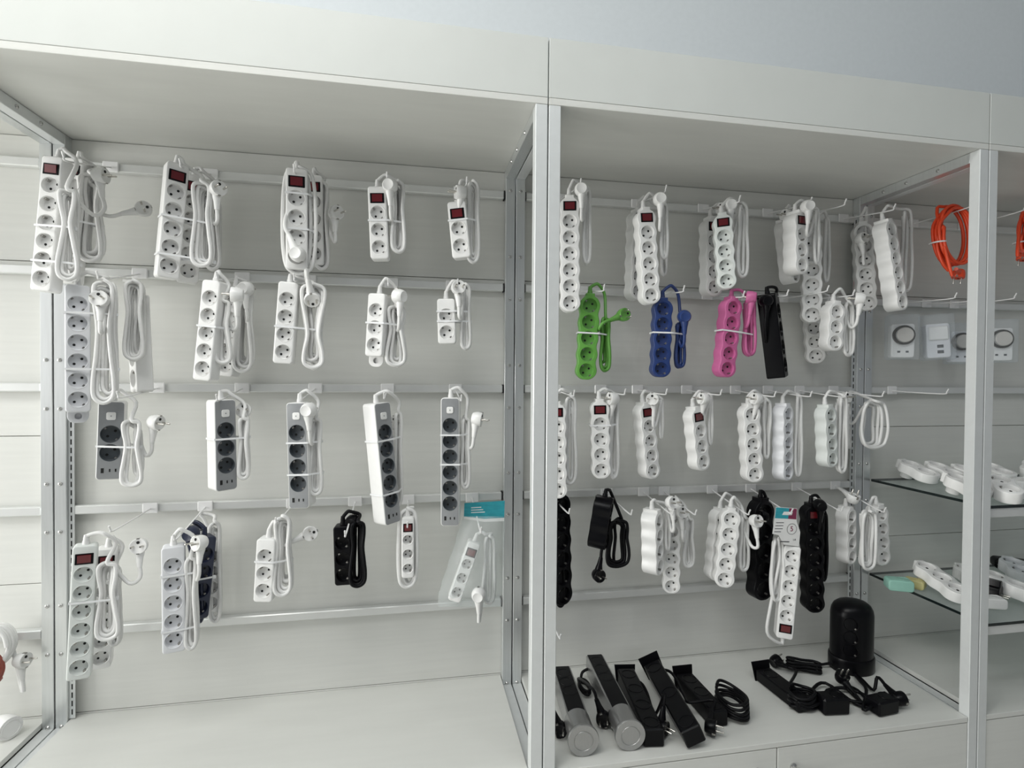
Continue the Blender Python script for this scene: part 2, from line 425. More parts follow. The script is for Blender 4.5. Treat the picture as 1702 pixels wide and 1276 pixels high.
def strip(label, kind, n, top, bot, Y=-.19, yaw=0, sw=0, col=WHITE, cord=CORDW, tip=None, row=None, hk=None, coil=None, plug=None, ties=(), sock=None,
          ang=40, dep=None, ybot=None, wf=1., tab=0, group='power strips hung on the display rails', pinch=.4, Yc=None, waist=.42, Yp=None, hlabel=None, ylen=-.222, via=None, reuse=None, plug2=None, tiem=TIE, name='power_strip', tieM=1):
    K = KINDS[kind]; seed = random.Random(int(top[0]*131+top[1]*17+n))
    T = at(top[0], top[1], Y); deg = math.radians(yaw)-math.atan2(T.x-CAM.x, T.y-CAM.y); B = at(bot[0], bot[1], Y if ybot is None else ybot)   # turn is measured against the line of sight
    zax = (T-B); L = zax.length; zax.normalize()
    nrm = Vector((math.sin(deg), -math.cos(deg), 0)); nrm = (nrm-zax*nrm.dot(zax)).normalized(); yax = -nrm; xax = yax.cross(zax); O = (T+B)/2
    M = Matrix(((xax.x, yax.x, zax.x, O.x), (xax.y, yax.y, zax.y, O.y), (xax.z, yax.z, zax.z, O.z), (0, 0, 0, 1))); Mi = M.inverted()
    e = empty(name, M); tag(e, label, 'power strip', group)
    tot = (K['tms']+K['st'] if sw == 1 else (K['bm'] if sw == 2 else K['tm']))+(n-1)+(K['bm'] if sw != 2 else K['tms']+K['st'])
    if kind == 'tower': tot = K['tms']+K['st']+n-1+K['bm']
    p = L/tot; wd = K['w']*p*wf; r = K['r']*p*min(1, wf*1.02); dp = dep or K['dep']; sock = sock or col
    zt, zb = L/2, -L/2
    flat = sw == 1 or kind == 'tower'
    c0 = zt-p*(K['tms']+K['st'] if flat else (K['bm'] if sw == 2 else K['tm'])); cs = [c0-p*i for i in range(n)]; zs = zt-p*K['tms'] if flat else (cs[-1]-p*K['st'] if sw == 2 else None)
    if kind == 'wavy': out = wavy_outline(p, zt, zb, cs+([zs] if zs is not None else [])); bev = .0028
    elif kind == 'tower': out = rrect(wd, zb, zt, .008); bev = .0022
    else: out = rrect(wd, zb, zt, .0075); bev = .0032
    holes = [(0, c, r+.0004) for c in cs]
    bm = bmesh.new(); slab(bm, out, holes, dp, bev); link('body', finish('body', bm, col, 40), e)
    if kind == 'tower':
        bm = bmesh.new(); slab(bm, rrect(wd-.0035, zb+.0018, zt-.0018, .0068), holes, .0012, .0005, y0=-.0010, back=False)
        link('face_plate', finish('face_plate', bm, GREY, 40), e)
        bm = bmesh.new(); slab(bm, rrect(.42*p, -.21*p, .21*p, .004), [], .004, .0008); bt = link('switch_button', finish('switch_button', bm, WHITE, 40), e, Matrix.Translation((0, -.003, zs)))
        lathe_bm = bmesh.new(); lathe(lathe_bm, [(.0016, .0), (.0016, -.0005), (0, -.0005)], 8); link('indicator', finish('indicator', lathe_bm, GREY, 0), bt)
        for xx, ww, hh in ((-.30*p, .13*p, .26*p), (.02*p, .07*p, .16*p), (.28*p, .07*p, .16*p)):
            link('usb_port', boxm('usb_port', -ww/2, ww/2, -.0004, .0012, -hh/2, hh/2, HOLE, 0), e, Matrix.Translation((xx, -.0012, cs[-1]-.95*p)))
        sock = DGREY
    sm = cached(('sock', round(r, 4), sock.name, ang), lambda: socket_mesh(r, sock, ang))
    for c in cs: link('socket', sm, e, Matrix.Translation((0, -.0008 if kind == 'tower' else 0, c)))
    if zs is not None and kind != 'tower':
        sx, sz = (.40*p*min(1, wf), .29*p)
        s = link('switch', boxm('switch', -sx, sx, -.0014, .003, -sz, sz, BLACK, .0008), e, Matrix.Translation((0, 0, zs)))
        link('rocker', rocker_mesh(sx*.78, sz*.78, RED), s, Matrix.Translation((0, -.0016, 0)))
    if tab:
        bm = bmesh.new(); slab(bm, rrect(wd*.86, -.026, .012, .016, 8), [(0, -.010, .007)], .005, .0012); link('hanging_tab', finish('hanging_tab', bm, col, 40), e, Matrix.Translation((0, dp*.5, zb)))
    ends = -1 if sw == 2 else 1
    link('cable_gland', cached(('gl', cord.name), lambda: gland_mesh(cord)), e, Matrix.Translation((0, dp*.5, zt if ends > 0 else zb)) @ (Matrix.Identity(4) if ends > 0 else Matrix.Rotation(math.pi, 4, 'X')))
    # hook, cord, plug
    G = M @ Vector((0, dp*.5, (zt+.018)*1 if ends > 0 else zb-.018)); Yc = (Y+.022) if Yc is None else Yc
    if tip is not None:
        hook(tip, row, hlabel or ('wire hook of the '+label), ylen=ylen)
    path = [M @ Vector((0, dp*.5, (zt+.004) if ends > 0 else zb-.004)), G]
    cinfo = None
    if hk is not None:
        H = at(hk[0], hk[1], Y+dp*.5)
        if ends > 0: path += [G.lerp(H, .6)+Vector((0, 0, .006)), H]
    if via:
        path += [at(v[0], v[1], v[2] if len(v) > 2 else Yc) for v in via]
    if coil:
        pts, xc, hw, zw = coil_pts(*coil[:4], coil[4], Yc, pinch, waist, seed); cinfo = (xc, hw, zw)
        if hk is not None and not via:
            h2 = Vector((pts[0].x*.5+H.x*.5+.012, (H.y+Yc)/2+.01, (H.z+max(pts[0].z, H.z-.05))/2)); path.append(h2)
        path += pts
    if plug:
        PP = at(plug[0], plug[1], Yp if Yp is not None else Y-.004)
        ex, ed = add_plug(e, PP, plug[2], col if col not in (MINT, COOL) else WHITE, Mi)
        if len(path) > 4: path += [path[-1].lerp(ex+ed*.05, .6)+Vector((0, .004, -.012))]
        path += [ex+ed*.028+Vector((0, .003, 0)), ex]
    bm = bmesh.new(); tubeb(bm, crom(path, 4), .0046, 8, M=Mi); link('cord', finish('cord', bm, cord, 60), e)
    for f in ties:
        z = zt-f*L; hp = [(-wd/2-.0008, -.0012), (wd/2+.0008, -.0012), (-wd/2-.0008, dp+.001), (wd/2+.0008, dp+.001)]
        if cinfo and tieM:
            wz = (M @ Vector((0, 0, z))).z; g = pinch+(1-pinch)*min(1, abs(wz-cinfo[2])/max(1e-6, L*.5))
            for k in range(8):
                a = k*math.pi/4; q = Mi @ Vector((cinfo[0]+cinfo[1]*min(g, .8)*math.cos(a), Yc+.012*math.sin(a), wz)); hp.append((q.x, q.y))
        hl = hull(hp); hv = []
        for i in range(len(hl)):
            a, b = Vector(hl[i]), Vector(hl[(i+1) % len(hl)]); m_ = max(1, int((b-a).length/.008))
            hv += [a.lerp(b, j/m_) for j in range(m_)]
        bm = bmesh.new(); rr = []
        cen = sum(hv, Vector((0, 0)))/len(hv)
        for q in hv:
            dd = (q-cen).normalized(); q2 = q+dd*.0012; tl = .0
            rr.append([bm.verts.new((q.x, q.y, z-.0022)), bm.verts.new((q2.x, q2.y, z-.0022)), bm.verts.new((q2.x, q2.y, z+.0022)), bm.verts.new((q.x, q.y, z+.0022))])
        for i in range(len(rr)):
            A, B2 = rr[i], rr[(i+1) % len(rr)]
            for k in range(4): bm.faces.new((A[k], A[(k+1) % 4], B2[(k+1) % 4], B2[k]))
        hx = max(hv, key=lambda q: q.x); boxb(bm, hx.x-.002, hx.x+.005, hx.y-.004, hx.y+.003, z-.0035, z+.0035)
        link('cable_tie', finish('cable_tie', bm, tiem, 40), e)
    return e, M

# ---- left unit, first row
strip('six socket white switched strip highest at the far left', 'rect', 6, (87, 259), (66, 483), -.205, -36, 1, tip=(103, 251), row=0, hk=(110, 252), coil=(94, 310, 142, 470, 5), plug=(176, 292, 'r'), Yc=-.214, Yp=-.15, ties=(.52, .78), pinch=.3, waist=.4)
strip('white switched strip tucked right behind the highest strip at the far left', 'rect', 6, (122, 262), (106, 470), -.13, -34, 1, hk=(137, 262), coil=(128, 285, 182, 440, 6), plug=(238, 345, 'cR'), Yp=-.09, ties=(.5,), pinch=.5)
strip('box shaped white five socket strip with dark red switch', 'rect', 5, (297, 271), (279, 462), -.205, 12, 1, tip=(298, 263), row=0, hk=(308, 275), coil=(316, 300, 362, 448, 6), plug=(365, 312, 'cr'), ties=(.47, .8), pinch=.5)
strip('white strip half hidden behind the five socket switched strip', 'rect', 5, (325, 290), (312, 469), -.12, 5, 1, hk=(338, 285), coil=(338, 310, 374, 452, 5), pinch=.5)
strip('white switched strip with a plug in its lowest socket', 'rect', 4, (493, 279), (493, 447), -.20, -4, 1, tip=(488, 272), row=0, hk=(492, 275), coil=(466, 274, 530, 460, 3), plug=(497, 424, ((.15, 1, 0), (-.45, -.1, 1))), ties=(.25, .6), pinch=.95, Yp=-.204)
strip('white switched strip behind the one with its own plug in its socket', 'rect', 4, (520, 290), (522, 440), -.115, -10, 1, hk=(525, 285), coil=(520, 300, 552, 452, 5), plug=(562, 352, 'cr'), Yp=-.14, pinch=.5)
strip('white three socket switched strip in the top left row', 'rect', 3, (626, 309), (631, 430), -.19, -8, 1, tip=(643, 285), row=0, hk=(645, 292), coil=(646, 300, 678, 424, 5), plug=(650, 310, 'b'), ties=(.47,), pinch=.5)
strip('small white two socket strip with a dark red switch', 'rect', 2, (758, 334), (767, 428), -.19, -10, 1, tip=(776, 293), row=0, hk=(768, 300), coil=(772, 298, 800, 440, 3), plug=(757, 319, 'l'), ties=(.33,), pinch=.6)
# ---- left unit, second row
strip('white six socket strip with a hanging tab at its bottom', 'rect', 6, (129, 473), (130, 685), -.20, 0, 0, COOL, tip=(160, 450), row=1, hk=(152, 454), coil=(152, 462, 205, 672, 6), plug=(163, 495, 'c'), Yp=-.225, ties=(.22, .66), pinch=.4, tab=1, waist=.45)
strip('white strip behind the strip with the hanging tab', 'rect', 4, (214, 490), (222, 652), -.10, -76, 0, WHITE, hk=(206, 466), coil=(206, 464, 250, 600, 6), Yc=-.135, pinch=.55)
strip('white five socket strip with plug prongs pointing at its top socket', 'rect', 5, (351, 465), (334, 632), -.205, -33, 0, tip=(359, 451), row=1, hk=(366, 455), coil=(354, 495, 392, 606, 4), plug=(384, 489, 'l'), Yp=-.21, ties=(.46,), pinch=.4)
strip('white strip almost hidden behind the five socket strip without switch', 'rect', 5, (385, 475), (372, 625), -.115, -30, 0, hk=(395, 462), coil=(385, 470, 428, 620, 7), plug=(412, 480, 'b'), pinch=.55)
strip('white four socket strip with its cord tied in a splayed bundle', 'rect', 4, (479, 468), (469, 604), -.20, -12, 0, tip=(488, 454), row=1, hk=(494, 459), coil=(494, 470, 552, 614, 7), plug=(519, 500, 'cdn'), ties=(.55,), pinch=.3, waist=.55)
strip('white three socket strip with hanging tab and no switch', 'rect', 3, (626, 487), (620, 592), -.19, -24, 0, tip=(645, 462), row=1, hk=(644, 464), coil=(636, 505, 680, 610, 5), plug=(658, 492, 'bl'), ties=(.47,), pinch=.4, tab=1)
strip('smallest white two socket strip without switch in the second row', 'rect', 2, (741, 496), (743, 571), -.18, -3, 0, tip=(761, 463), row=1, hk=(755, 467), coil=(762, 470, 786, 582, 2), plug=(763, 476, 'c'), ties=(.28, .5), pinch=.45, Yp=-.2)
# ---- left unit, third row: grey faced towers
strip('grey faced white tower strip with two sockets', 'tower', 2, (186, 667), (181, 797), -.14, -8, 1, tip=(194, 650), row=2, hk=(205, 652), coil=(198, 694, 246, 808, 4), plug=(266, 703, 'rr'), ties=(.57,), Yc=-.145, pinch=.45)
strip('grey faced white tower strip with three sockets turned to the right', 'tower', 3, (374, 664), (377, 815), -.185, 22, 1, tip=(359, 655), row=2, hk=(385, 655), coil=(394, 690, 420, 796, 4), plug=(404, 681, 'c'), ties=(.43,), Yp=-.15, pinch=.45)
strip('grey faced white tower strip with four sockets', 'tower', 4, (492, 669), (497, 845), -.19, -22, 1, tip=(500, 652), row=2, hk=(514, 651), coil=(510, 690, 541, 823, 3), plug=(516, 680, 'b'), ties=(.38, .68), pinch=.5)
strip('grey faced white tower strip with five sockets, turned right', 'tower', 5, (635, 669), (654, 870), -.19, 38, 1, tip=(638, 652), row=2, hk=(648, 652), coil=(652, 680, 672, 840, 3), plug=(655, 702, 'c'), Yp=-.12, ties=(.31, .75), Yc=-.13, pinch=.5)
strip('longest grey faced white tower strip with six sockets', 'tower', 6, (748, 661), (748, 874), -.19, -5, 1, tip=(767, 656), row=2, hk=(766, 647), coil=(763, 690, 784, 812, 3), plug=(801, 697, 'rr'), ties=(.29, .52), pinch=.5)
# ---- left unit, fourth row
strip('wide white six socket switched strip hung lowest at the left', 'rect', 6, (141, 907), (130, 1130), -.195, -8, 1, MINT, tip=(181, 874), row=3, hk=(176, 888), coil=(156, 930, 208, 1060, 4), plug=(229, 908, 'c'), ties=(.42,), pinch=.45, dep=.03, Yp=-.17)
strip('white switched strip behind the wide strip at lower left', 'rect', 6, (178, 912), (166, 1112), -.125, -8, 1, hk=(190, 895), coil=(180, 940, 206, 1070, 4), pinch=.6)
strip('cool white five socket strip hung in front of a navy strip', 'rect', 5, (287, 909), (289, 1085), -.20, -5, 0, COOL, tip=(288, 888), row=3, hk=(303, 880), coil=(306, 920, 334, 1076, 4), plug=(324, 903, 'cl'), ties=(.27, .79), pinch=.5)
strip('dark navy strip between two white ones', 'rect', 4, (344, 893), (330, 1030), -.12, 20, 0, NAVY, NAVY, hk=(322, 868), coil=(322, 900, 342, 1034, 3), plug=(322, 884, 'b'), ties=(.5,), pinch=.6)
strip('white strip at the back of the navy one', 'rect', 4, (352, 900), (350, 1020), -.065, 10, 0, hk=(332, 853), coil=(345, 862, 373, 1032, 4), pinch=.7, Yc=-.055)
strip('white three socket strip with loose plug held out to the right', 'rect', 3, (442, 896), (436, 1001), -.20, -20, 0, tip=(458, 860), row=3, hk=(458, 866), coil=(452, 852, 492, 986, 6), plug=(516, 887, 'cR'), ties=(.36,), pinch=.5, Yp=-.17)
strip('black three socket strip in the bottom row of the left unit', 'rect', 3, (568, 875), (571, 973), -.18, -10, 0, BLACK, CORDB, tip=(573, 882), row=3, hk=(583, 850), coil=(577, 862, 614, 972, 5), plug=(588, 865, 'b'), ylen=-.26, pinch=.5, Yp=-.15, Yc=-.17)
strip('narrow white switched strip ringed by its own cord', 'rect', 3, (678, 860), (678, 961), -.18, 2, 1, tip=(677, 867), row=3, hk=(679, 846), coil=(658, 842, 697, 975, 3), pinch=.9, wf=.8)
bagged = strip('white switched strip tilted inside a clear plastic bag', 'rect', 3, (789, 902), (754, 1000), -.17, 0, 1, hk=(808, 888), coil=(800, 888, 826, 1003, 2), plug=(796, 985, 'b'), pinch=.7, wf=.85)

# ---- right unit, first row
strip('white six socket scalloped strip beside the front post', 'wavy', 6, (947, 323), (948, 518), -.19, 5, 1, tip=(966, 296), row=0, hk=(955, 300), coil=(966, 310, 984, 440, 2), plug=(966, 316, 'b'), pinch=.5)
strip('white five socket scalloped switched strip hung in front of its twin', 'wavy', 5, (1074, 343), (1084, 505), -.20, 22, 1, tip=(1108, 307), row=0, hk=(1082, 322), coil=(1094, 335, 1112, 432, 2), plug=(1096, 332, 'b'), pinch=.5)
strip('white five socket scalloped switched strip behind its twin', 'wavy', 5, (1066, 345), (1061, 498), -.115, 35, 1, hk=(1073, 328), coil=(1096, 350, 1110, 460, 2), pinch=.5)
strip('white four socket scalloped switched strip with a hanging cord loop', 'wavy', 4, (1201, 352), (1209, 480), -.20, 8, 1, MINT, tip=(1231, 324), row=0, hk=(1216, 330), coil=(1221, 335, 1246, 463, 2), plug=(1212, 342, 'b'), pinch=.45, Yp=-.17)
strip('white scalloped switched strip half hidden to the left of the mint one', 'wavy', 4, (1187, 358), (1188, 492), -.115, 35, 1, hk=(1196, 340), plug=(1196, 346, 'l'), Yp=-.12, coil=(1214, 350, 1226, 440, 1))
strip('white three socket switched strip turned right in the top row', 'wavy', 3, (1333, 348), (1334, 455), -.195, 52, 1, tip=(1350, 327), row=0, hk=(1335, 334), coil=(1350, 345, 1362, 440, 2), plug=(1340, 344, 'b'), pinch=.5, dep=.045)
strip('white strip showing its side behind the three socket turned strip', 'wavy', 4, (1312, 362), (1324, 470), -.12, 65, 0, hk=(1312, 345), plug=(1303, 357, 'l'), Yp=-.13)
strip('white scalloped strip hung low behind the turned three socket strip', 'wavy', 6, (1350, 380), (1350, 536), -.12, 10, 0, tip=(1407, 330), row=0, hk=(1370, 350), coil=(1366, 360, 1380, 470, 2), Yc=-.08, hlabel='wire hook with a bare upturned tip at the right of the top row')
strip('white scalloped strip hung lowest below the turned three socket strip', 'wavy', 4, (1351, 505), (1357, 604), -.065, 10, 0, tip=(1378, 474), row=1, hk=(1358, 482), coil=(1372, 490, 1382, 590, 1))
strip('white six socket scalloped strip with a plug on its top socket', 'wavy', 6, (1435, 367), (1443, 516), -.10, 15, 0, hk=(1440, 350), plug=(1438, 394, 'c'), Yp=-.128)
strip('white scalloped strip turned to show its plain wavy side', 'wavy', 6, (1480, 362), (1503, 515), -.19, 60, 0, tip=(1489, 338), row=0, hk=(1478, 342), coil=(1494, 345, 1518, 486, 2), pinch=.5, dep=.044, ang=20, Yc=-.14)
# ---- right unit, second row
strip('green scalloped strip with five sockets', 'wavy', 5, (982, 487), (974, 631), -.15, 8, 0, GREEN, GREEN, tip=(1005, 472), row=1, hk=(996, 474), coil=(992, 525, 1016, 618, 4), plug=(1040, 522, 'cR'), ties=(.46,), pinch=.45)
strip('dark blue scalloped strip with five sockets', 'wavy', 5, (1104, 494), (1099, 627), -.18, 15, 0, BLUE, BLUE, tip=(1138, 474), row=1, hk=(1118, 476), coil=(1118, 535, 1140, 612, 3), plug=(1136, 526, 'b'), ties=(.44,), pinch=.45)
strip('pink scalloped strip with five sockets', 'wavy', 5, (1222, 492), (1208, 627), -.18, 35, 0, PINK, PINK, tip=(1238, 483), row=1, hk=(1236, 486), coil=(1232, 496, 1256, 592, 4), plug=(1241, 494, 'bl'), ties=(.43,), pinch=.5)
strip('black strip in the coloured row showing its plain side', 'rect', 4, (1291, 486), (1308, 626), -.18, 80, 0, BLACK, CORDB, tip=(1311, 481), row=1, hk=(1291, 481), coil=(1274, 560, 1288, 606, 2), plug=(1271, 500, 'b'), pinch=.7, dep=.05)
strip('white three socket scalloped strip in the coloured row', 'wavy', 3, (1393, 499), (1388, 583), -.18, 42, 0, tip=(1421, 481), row=1, hk=(1398, 481), coil=(1396, 500, 1420, 593, 3), plug=(1421, 496, 'bl'), ties=(), pinch=.5)
# ---- right unit, third row
strip('white scalloped switched strip cut off by the front post', 'wavy', 5, (925, 667), (927, 829), -.18, 5, 1, tip=(955, 648), row=2, hk=(938, 648), coil=(933, 655, 962, 805, 2), plug=(942, 680, 'b'), pinch=.5, Yp=-.13)
strip('white four socket scalloped switched strip facing straight forward', 'wavy', 4, (997, 663), (1000, 796), -.16, 8, 1, tip=(1040, 646), row=2, hk=(1010, 648), coil=(1008, 655, 1030, 795, 3), plug=(1012, 662, 'l'), ties=(.33,), pinch=.5)
strip('white four socket scalloped switched strip turned to the right', 'wavy', 4, (1075, 668), (1087, 796), -.14, 40, 1, tip=(1109, 646), row=2, hk=(1074, 650), plug=(1084, 663, 'cl'), coil=(1094, 660, 1104, 730, 1))
strip('white three socket scalloped switched strip turned to the right', 'wavy', 3, (1160, 675), (1171, 782), -.14, 48, 1, tip=(1200, 647), row=2, hk=(1164, 650), plug=(1164, 662, 'l'), coil=(1176, 655, 1186, 740, 1))
strip('white five socket scalloped strip without switch in the third row', 'wavy', 5, (1249, 670), (1256, 802), -.15, 30, 0, tip=(1290, 650), row=2, hk=(1256, 650), coil=(1263, 662, 1281, 762, 3), plug=(1252, 662, 'l'), pinch=.35, waist=.6)
strip('cool white five socket scalloped strip turned to the right', 'wavy', 5, (1311, 670), (1311, 799), -.15, 60, 0, COOL, tip=(1350, 650), row=2, hk=(1312, 650), coil=(1318, 655, 1334, 792, 2), pinch=.4)
strip('mint white four socket scalloped strip turned to the right', 'wavy', 4, (1381, 672), (1385, 777), -.16, 56, 0, MINT, tip=(1408, 651), row=2, hk=(1381, 650), coil=(1388, 655, 1408, 786, 3), pinch=.4, waist=.45)
strip('white third row strip with a big round cord coil', 'wavy', 4, (1412, 668), (1414, 746), -.08, 80, 0, tip=(1470, 650), row=2, hk=(1420, 652), coil=(1425, 664, 1474, 745, 4), plug=(1410, 660, 'c'), pinch=.85, Yc=-.13)
# ---- right unit, fourth row
strip('black scalloped strip cut off by the front post', 'wavy', 6, (934, 818), (938, 1006), -.13, 40, 0, BLACK, CORDB, tip=(947, 845), row=3, hk=(930, 815), coil=(922, 900, 942, 1008, 2))
strip('black strip hung upside down with plug dangling below', 'wavy', 3, (1020, 828), (1006, 914), -.15, 82, 0, BLACK, CORDB, tip=(1051, 847), row=3, hk=(1016, 820), via=((1036, 870, -.13),), coil=(1000, 862, 1050, 940, 4), plug=(998, 958, 'dn'), pinch=.6, dep=.05)
strip('white scalloped lower row strip seen from its wavy side', 'wavy', 4, (1096, 847), (1098, 956), -.17, 66, 0, tip=(1120, 847), row=3, hk=(1090, 833), coil=(1104, 840, 1116, 915, 1), plug=(1121, 835, 'c'), dep=.046, Yp=-.19)
strip('white six socket scalloped strip hung under two plug faces', 'wavy', 6, (1117, 843), (1116, 987), -.13, 5, 0, tip=(1158, 847), row=3, hk=(1125, 828), coil=(1130, 858, 1156, 942, 3), plug=(1136, 851, 'c'), Yp=-.16, pinch=.35)
strip('white five socket scalloped strip leaning in front of its twin', 'wavy', 5, (1217, 844), (1203, 977), -.18, 12, 0, tip=(1247, 847), row=3, hk=(1222, 828), coil=(1224, 856, 1246, 948, 3), plug=(1261, 866, 'c'), pinch=.4, Yp=-.205)
strip('white five socket scalloped strip behind its leaning twin', 'wavy', 5, (1203, 846), (1192, 966), -.115, 35, 0, hk=(1208, 820), coil=(1222, 840, 1236, 920, 1))
strip('black scalloped strip behind the white strip with a price card', 'wavy', 5, (1272, 828), (1270, 998), -.14, 45, 0, BLACK, CORDB, tip=(1318, 845), row=3, hk=(1272, 824), coil=(1262, 840, 1284, 960, 2), plug=(1262, 858, 'l'))
carded, cardM = strip('white five socket strip hung from a price card with its switch at the bottom', 'rect', 5, (1318, 908), (1304, 1062), -.205, 15, 2, wf=.98, dep=.034, via=((1290, 1066, -.19), (1275, 1050, -.19), (1280, 1010, -.19), (1290, 960, -.19), (1296, 925, -.19)), coil=(1278, 893, 1302, 998, 3), pinch=.8, Yc=-.185)
strip('black scalloped strip with a dark red switch', 'wavy', 6, (1354, 838), (1356, 1019), -.16, 30, 1, BLACK, CORDB, tip=(1402, 841), row=3, hk=(1360, 826), coil=(1362, 850, 1376, 965, 2), plug=(1360, 838, 'b'))
strip('white scalloped strip left of the last lower row bundle', 'wavy', 4, (1416, 842), (1417, 938), -.13, 60, 0, hk=(1424, 828), plug=(1420, 822, 'u'))
strip('white scalloped strip right of the last lower row bundle', 'wavy', 4, (1465, 838), (1470, 940), -.15, 50, 0, tip=(1473, 843), row=3, hk=(1448, 832), coil=(1424, 846, 1456, 945, 4), pinch=.6, waist=.5, Yc=-.175)
hook((932, 1054), 4, 'bare wire hook low down beside the front post')

# ---- price card of the carded strip, the plastic bag
def card_local(e, M, name, quad, Y, th, m, out=0):
    """flat card given by picture corners at its own depth, with real thickness"""
    Mi = M.inverted(); bm = bmesh.new()
    f = [bm.verts.new(Mi @ at(x, y, Y)) for x, y in quad]; g = [bm.verts.new(Mi @ (at(x, y, Y)+Vector((0, th, 0)))) for x, y in quad]
    bm.faces.new(f); bm.faces.new(g[::-1]); n = len(f)
    for i in range(n): bm.faces.new((f[i], g[i], g[(i+1) % n], f[(i+1) % n]))
    return link(name, finish(name, bm, m, 0), e)
card = card_local(carded, cardM, 'hang_card', [(1290, 842), (1325, 845), (1324, 866), (1330, 884), (1328, 908), (1303, 905), (1294, 889), (1284, 887)], -.208, .0008, CARD)
def on_card(name, quad, m, Y=-.2084): return link(name, card_local(None, cardM, name, quad, Y, .0003, m).data, card)
for o_ in (('printed_band', [(1290, 843), (1312, 844.5), (1310, 862), (1288, 861)], TEAL), ('printed_band', [(1312, 844.5), (1324.5, 845.5), (1323.5, 863), (1310, 862)], MAROON),
           ('printed_logo', [(1303, 850), (1318, 850.5), (1316, 856), (1300, 855.5)], CARD), ('printed_line', [(1290, 868), (1303, 868), (1303, 869), (1290, 869)], INK), ('printed_line', [(1289, 873), (1302, 873), (1302, 874), (1289, 874)], INK),
           ('printed_line', [(1288, 878), (1301, 878), (1301, 879), (1288, 879)], INK), ('printed_line', [(1287, 883), (1298, 883), (1298, 884), (1287, 884)], INK), ('printed_line', [(1297, 899), (1312, 899.5), (1312, 901), (1297, 900.5)], INK)):
    t_ = card_local(carded, cardM, o_[0], o_[1], -.2086 if o_[0] == 'printed_logo' else -.2083, .0002, o_[2]); t_.parent = card
bm = bmesh.new(); cc = at(1316, 879, -.2084); rr_ = .0155
tubeb(bm, [cc+Vector((rr_*math.cos(a*math.pi/18), 0, rr_*math.sin(a*math.pi/18))) for a in range(37)], .0005, 4, M=cardM.inverted()); t_ = link('printed_ring', finish('printed_ring', bm, INK, 0), card)
def text_part(name, body, size, pos, parent, M, m):
    cu = bpy.data.curves.new(name, 'FONT'); cu.body = body; cu.size = size; cu.align_x = 'CENTER'; cu.align_y = 'CENTER'; cu.extrude = .0002
    o = bpy.data.objects.new(name, cu); C.objects.link(o); dg = bpy.context.evaluated_depsgraph_get(); me = bpy.data.meshes.new_from_object(o.evaluated_get(dg)); bpy.data.objects.remove(o)
    me.transform(M.inverted() @ Matrix.Translation(pos) @ Matrix.Rotation(math.radians(90), 4, 'X')); me.materials.clear(); me.materials.append(m); return link(name, me, parent)
text_part('printed_number', '5', .021, at(1316, 879, -.2086), card, cardM, MAROON)
text_part('printed_size', '1.4', .008, at(1320, 897, -.2084), card, cardM, INK)

def bag():
    e = empty('plastic_bag', Matrix.Translation(at(800, 830, -.16))); O = e.matrix_basis.translation; M = e.matrix_basis
    tag(e, 'clear plastic bag with teal header card in the lower left row', 'bag')
    bm = bmesh.new(); rnd = random.Random(3)
    NX, NZ = 9, 14; rows = {}
    for side in (0, 1):
        for j in range(NZ+1):
            v = j/NZ; y = 858+150*v; xl = 770-42*min(1, v*1.15); xr = 840-6*v
            for i in range(NX+1):
                u = i/NX; bul = math.sin(math.pi*u)**.3*(math.sin(math.pi*min(1, .12+v*.9))**.4 if v < .98 else .1)
                Y = -.135+(-1 if side == 0 else 1)*(.002+.062*bul)+rnd.uniform(-.006, .006)*(0 < i < NX)
                p = at(xl+(xr-xl)*u+rnd.uniform(-1.5, 1.5), y, Y); rows[side, j, i] = bm.verts.new(p-O)
    for side in (0, 1):
        for j in range(NZ):
            for i in range(NX): bm.faces.new((rows[side, j, i], rows[side, j, i+1], rows[side, j+1, i+1], rows[side, j+1, i]))
    link('film', finish('film', bm, FILM, 50), e)
    card_local(e, M, 'header_card', [(772, 836), (839, 832), (838, 860), (805, 862), (771, 858)], -.140, .001, TEAL)
    card_local(e, M, 'header_card_edge', [(771, 858.5), (805, 862.5), (838, 860.5), (838, 866), (805, 867), (771, 862)], -.141, .001, CARD)
    for q in range(3): card_local(e, M, 'printed_line', [(783, 843+q*4), (800+q*3, 842+q*4), (800+q*3, 843.4+q*4), (783, 844.4+q*4)], -.1404, .0003, CARD)
    hook((800, 876), 3, 'wire hook of the clear plastic bag', ylen=-.24)
bag()

# ---- desk sockets on the countertop of the middle unit
CT = .597
def gframe(p0, p1, z):
    """frame on the counter: x runs from the back end to the front end, z up"""
    a = atz(p0[0], p0[1], z); b = atz(p1[0], p1[1], z); x = (b-a); x.z = 0; L = x.length; x.normalize(); zz = Vector((0, 0, 1)); y = zz.cross(x); o = (a+b)/2
    return Matrix(((x.x, y.x, zz.x, o.x), (x.y, y.y, zz.y, o.y), (0, 0, 1, CT), (0, 0, 0, 1))), L
RX = Matrix(((1, 0, 0, 0), (0, 0, -1, 0), (0, 1, 0, 0), (0, 0, 0, 1)))     # socket (front -y) -> facing +z
def up_socket(e, x, y, z, r, m, ang=45): 
    return link('socket', cached(('usock', round(r, 4), m.name, ang), lambda: socket_mesh(r, m, ang)), e, Matrix.Translation((x, y, z)) @ Matrix.Rotation(math.radians(-90), 4, 'X'))
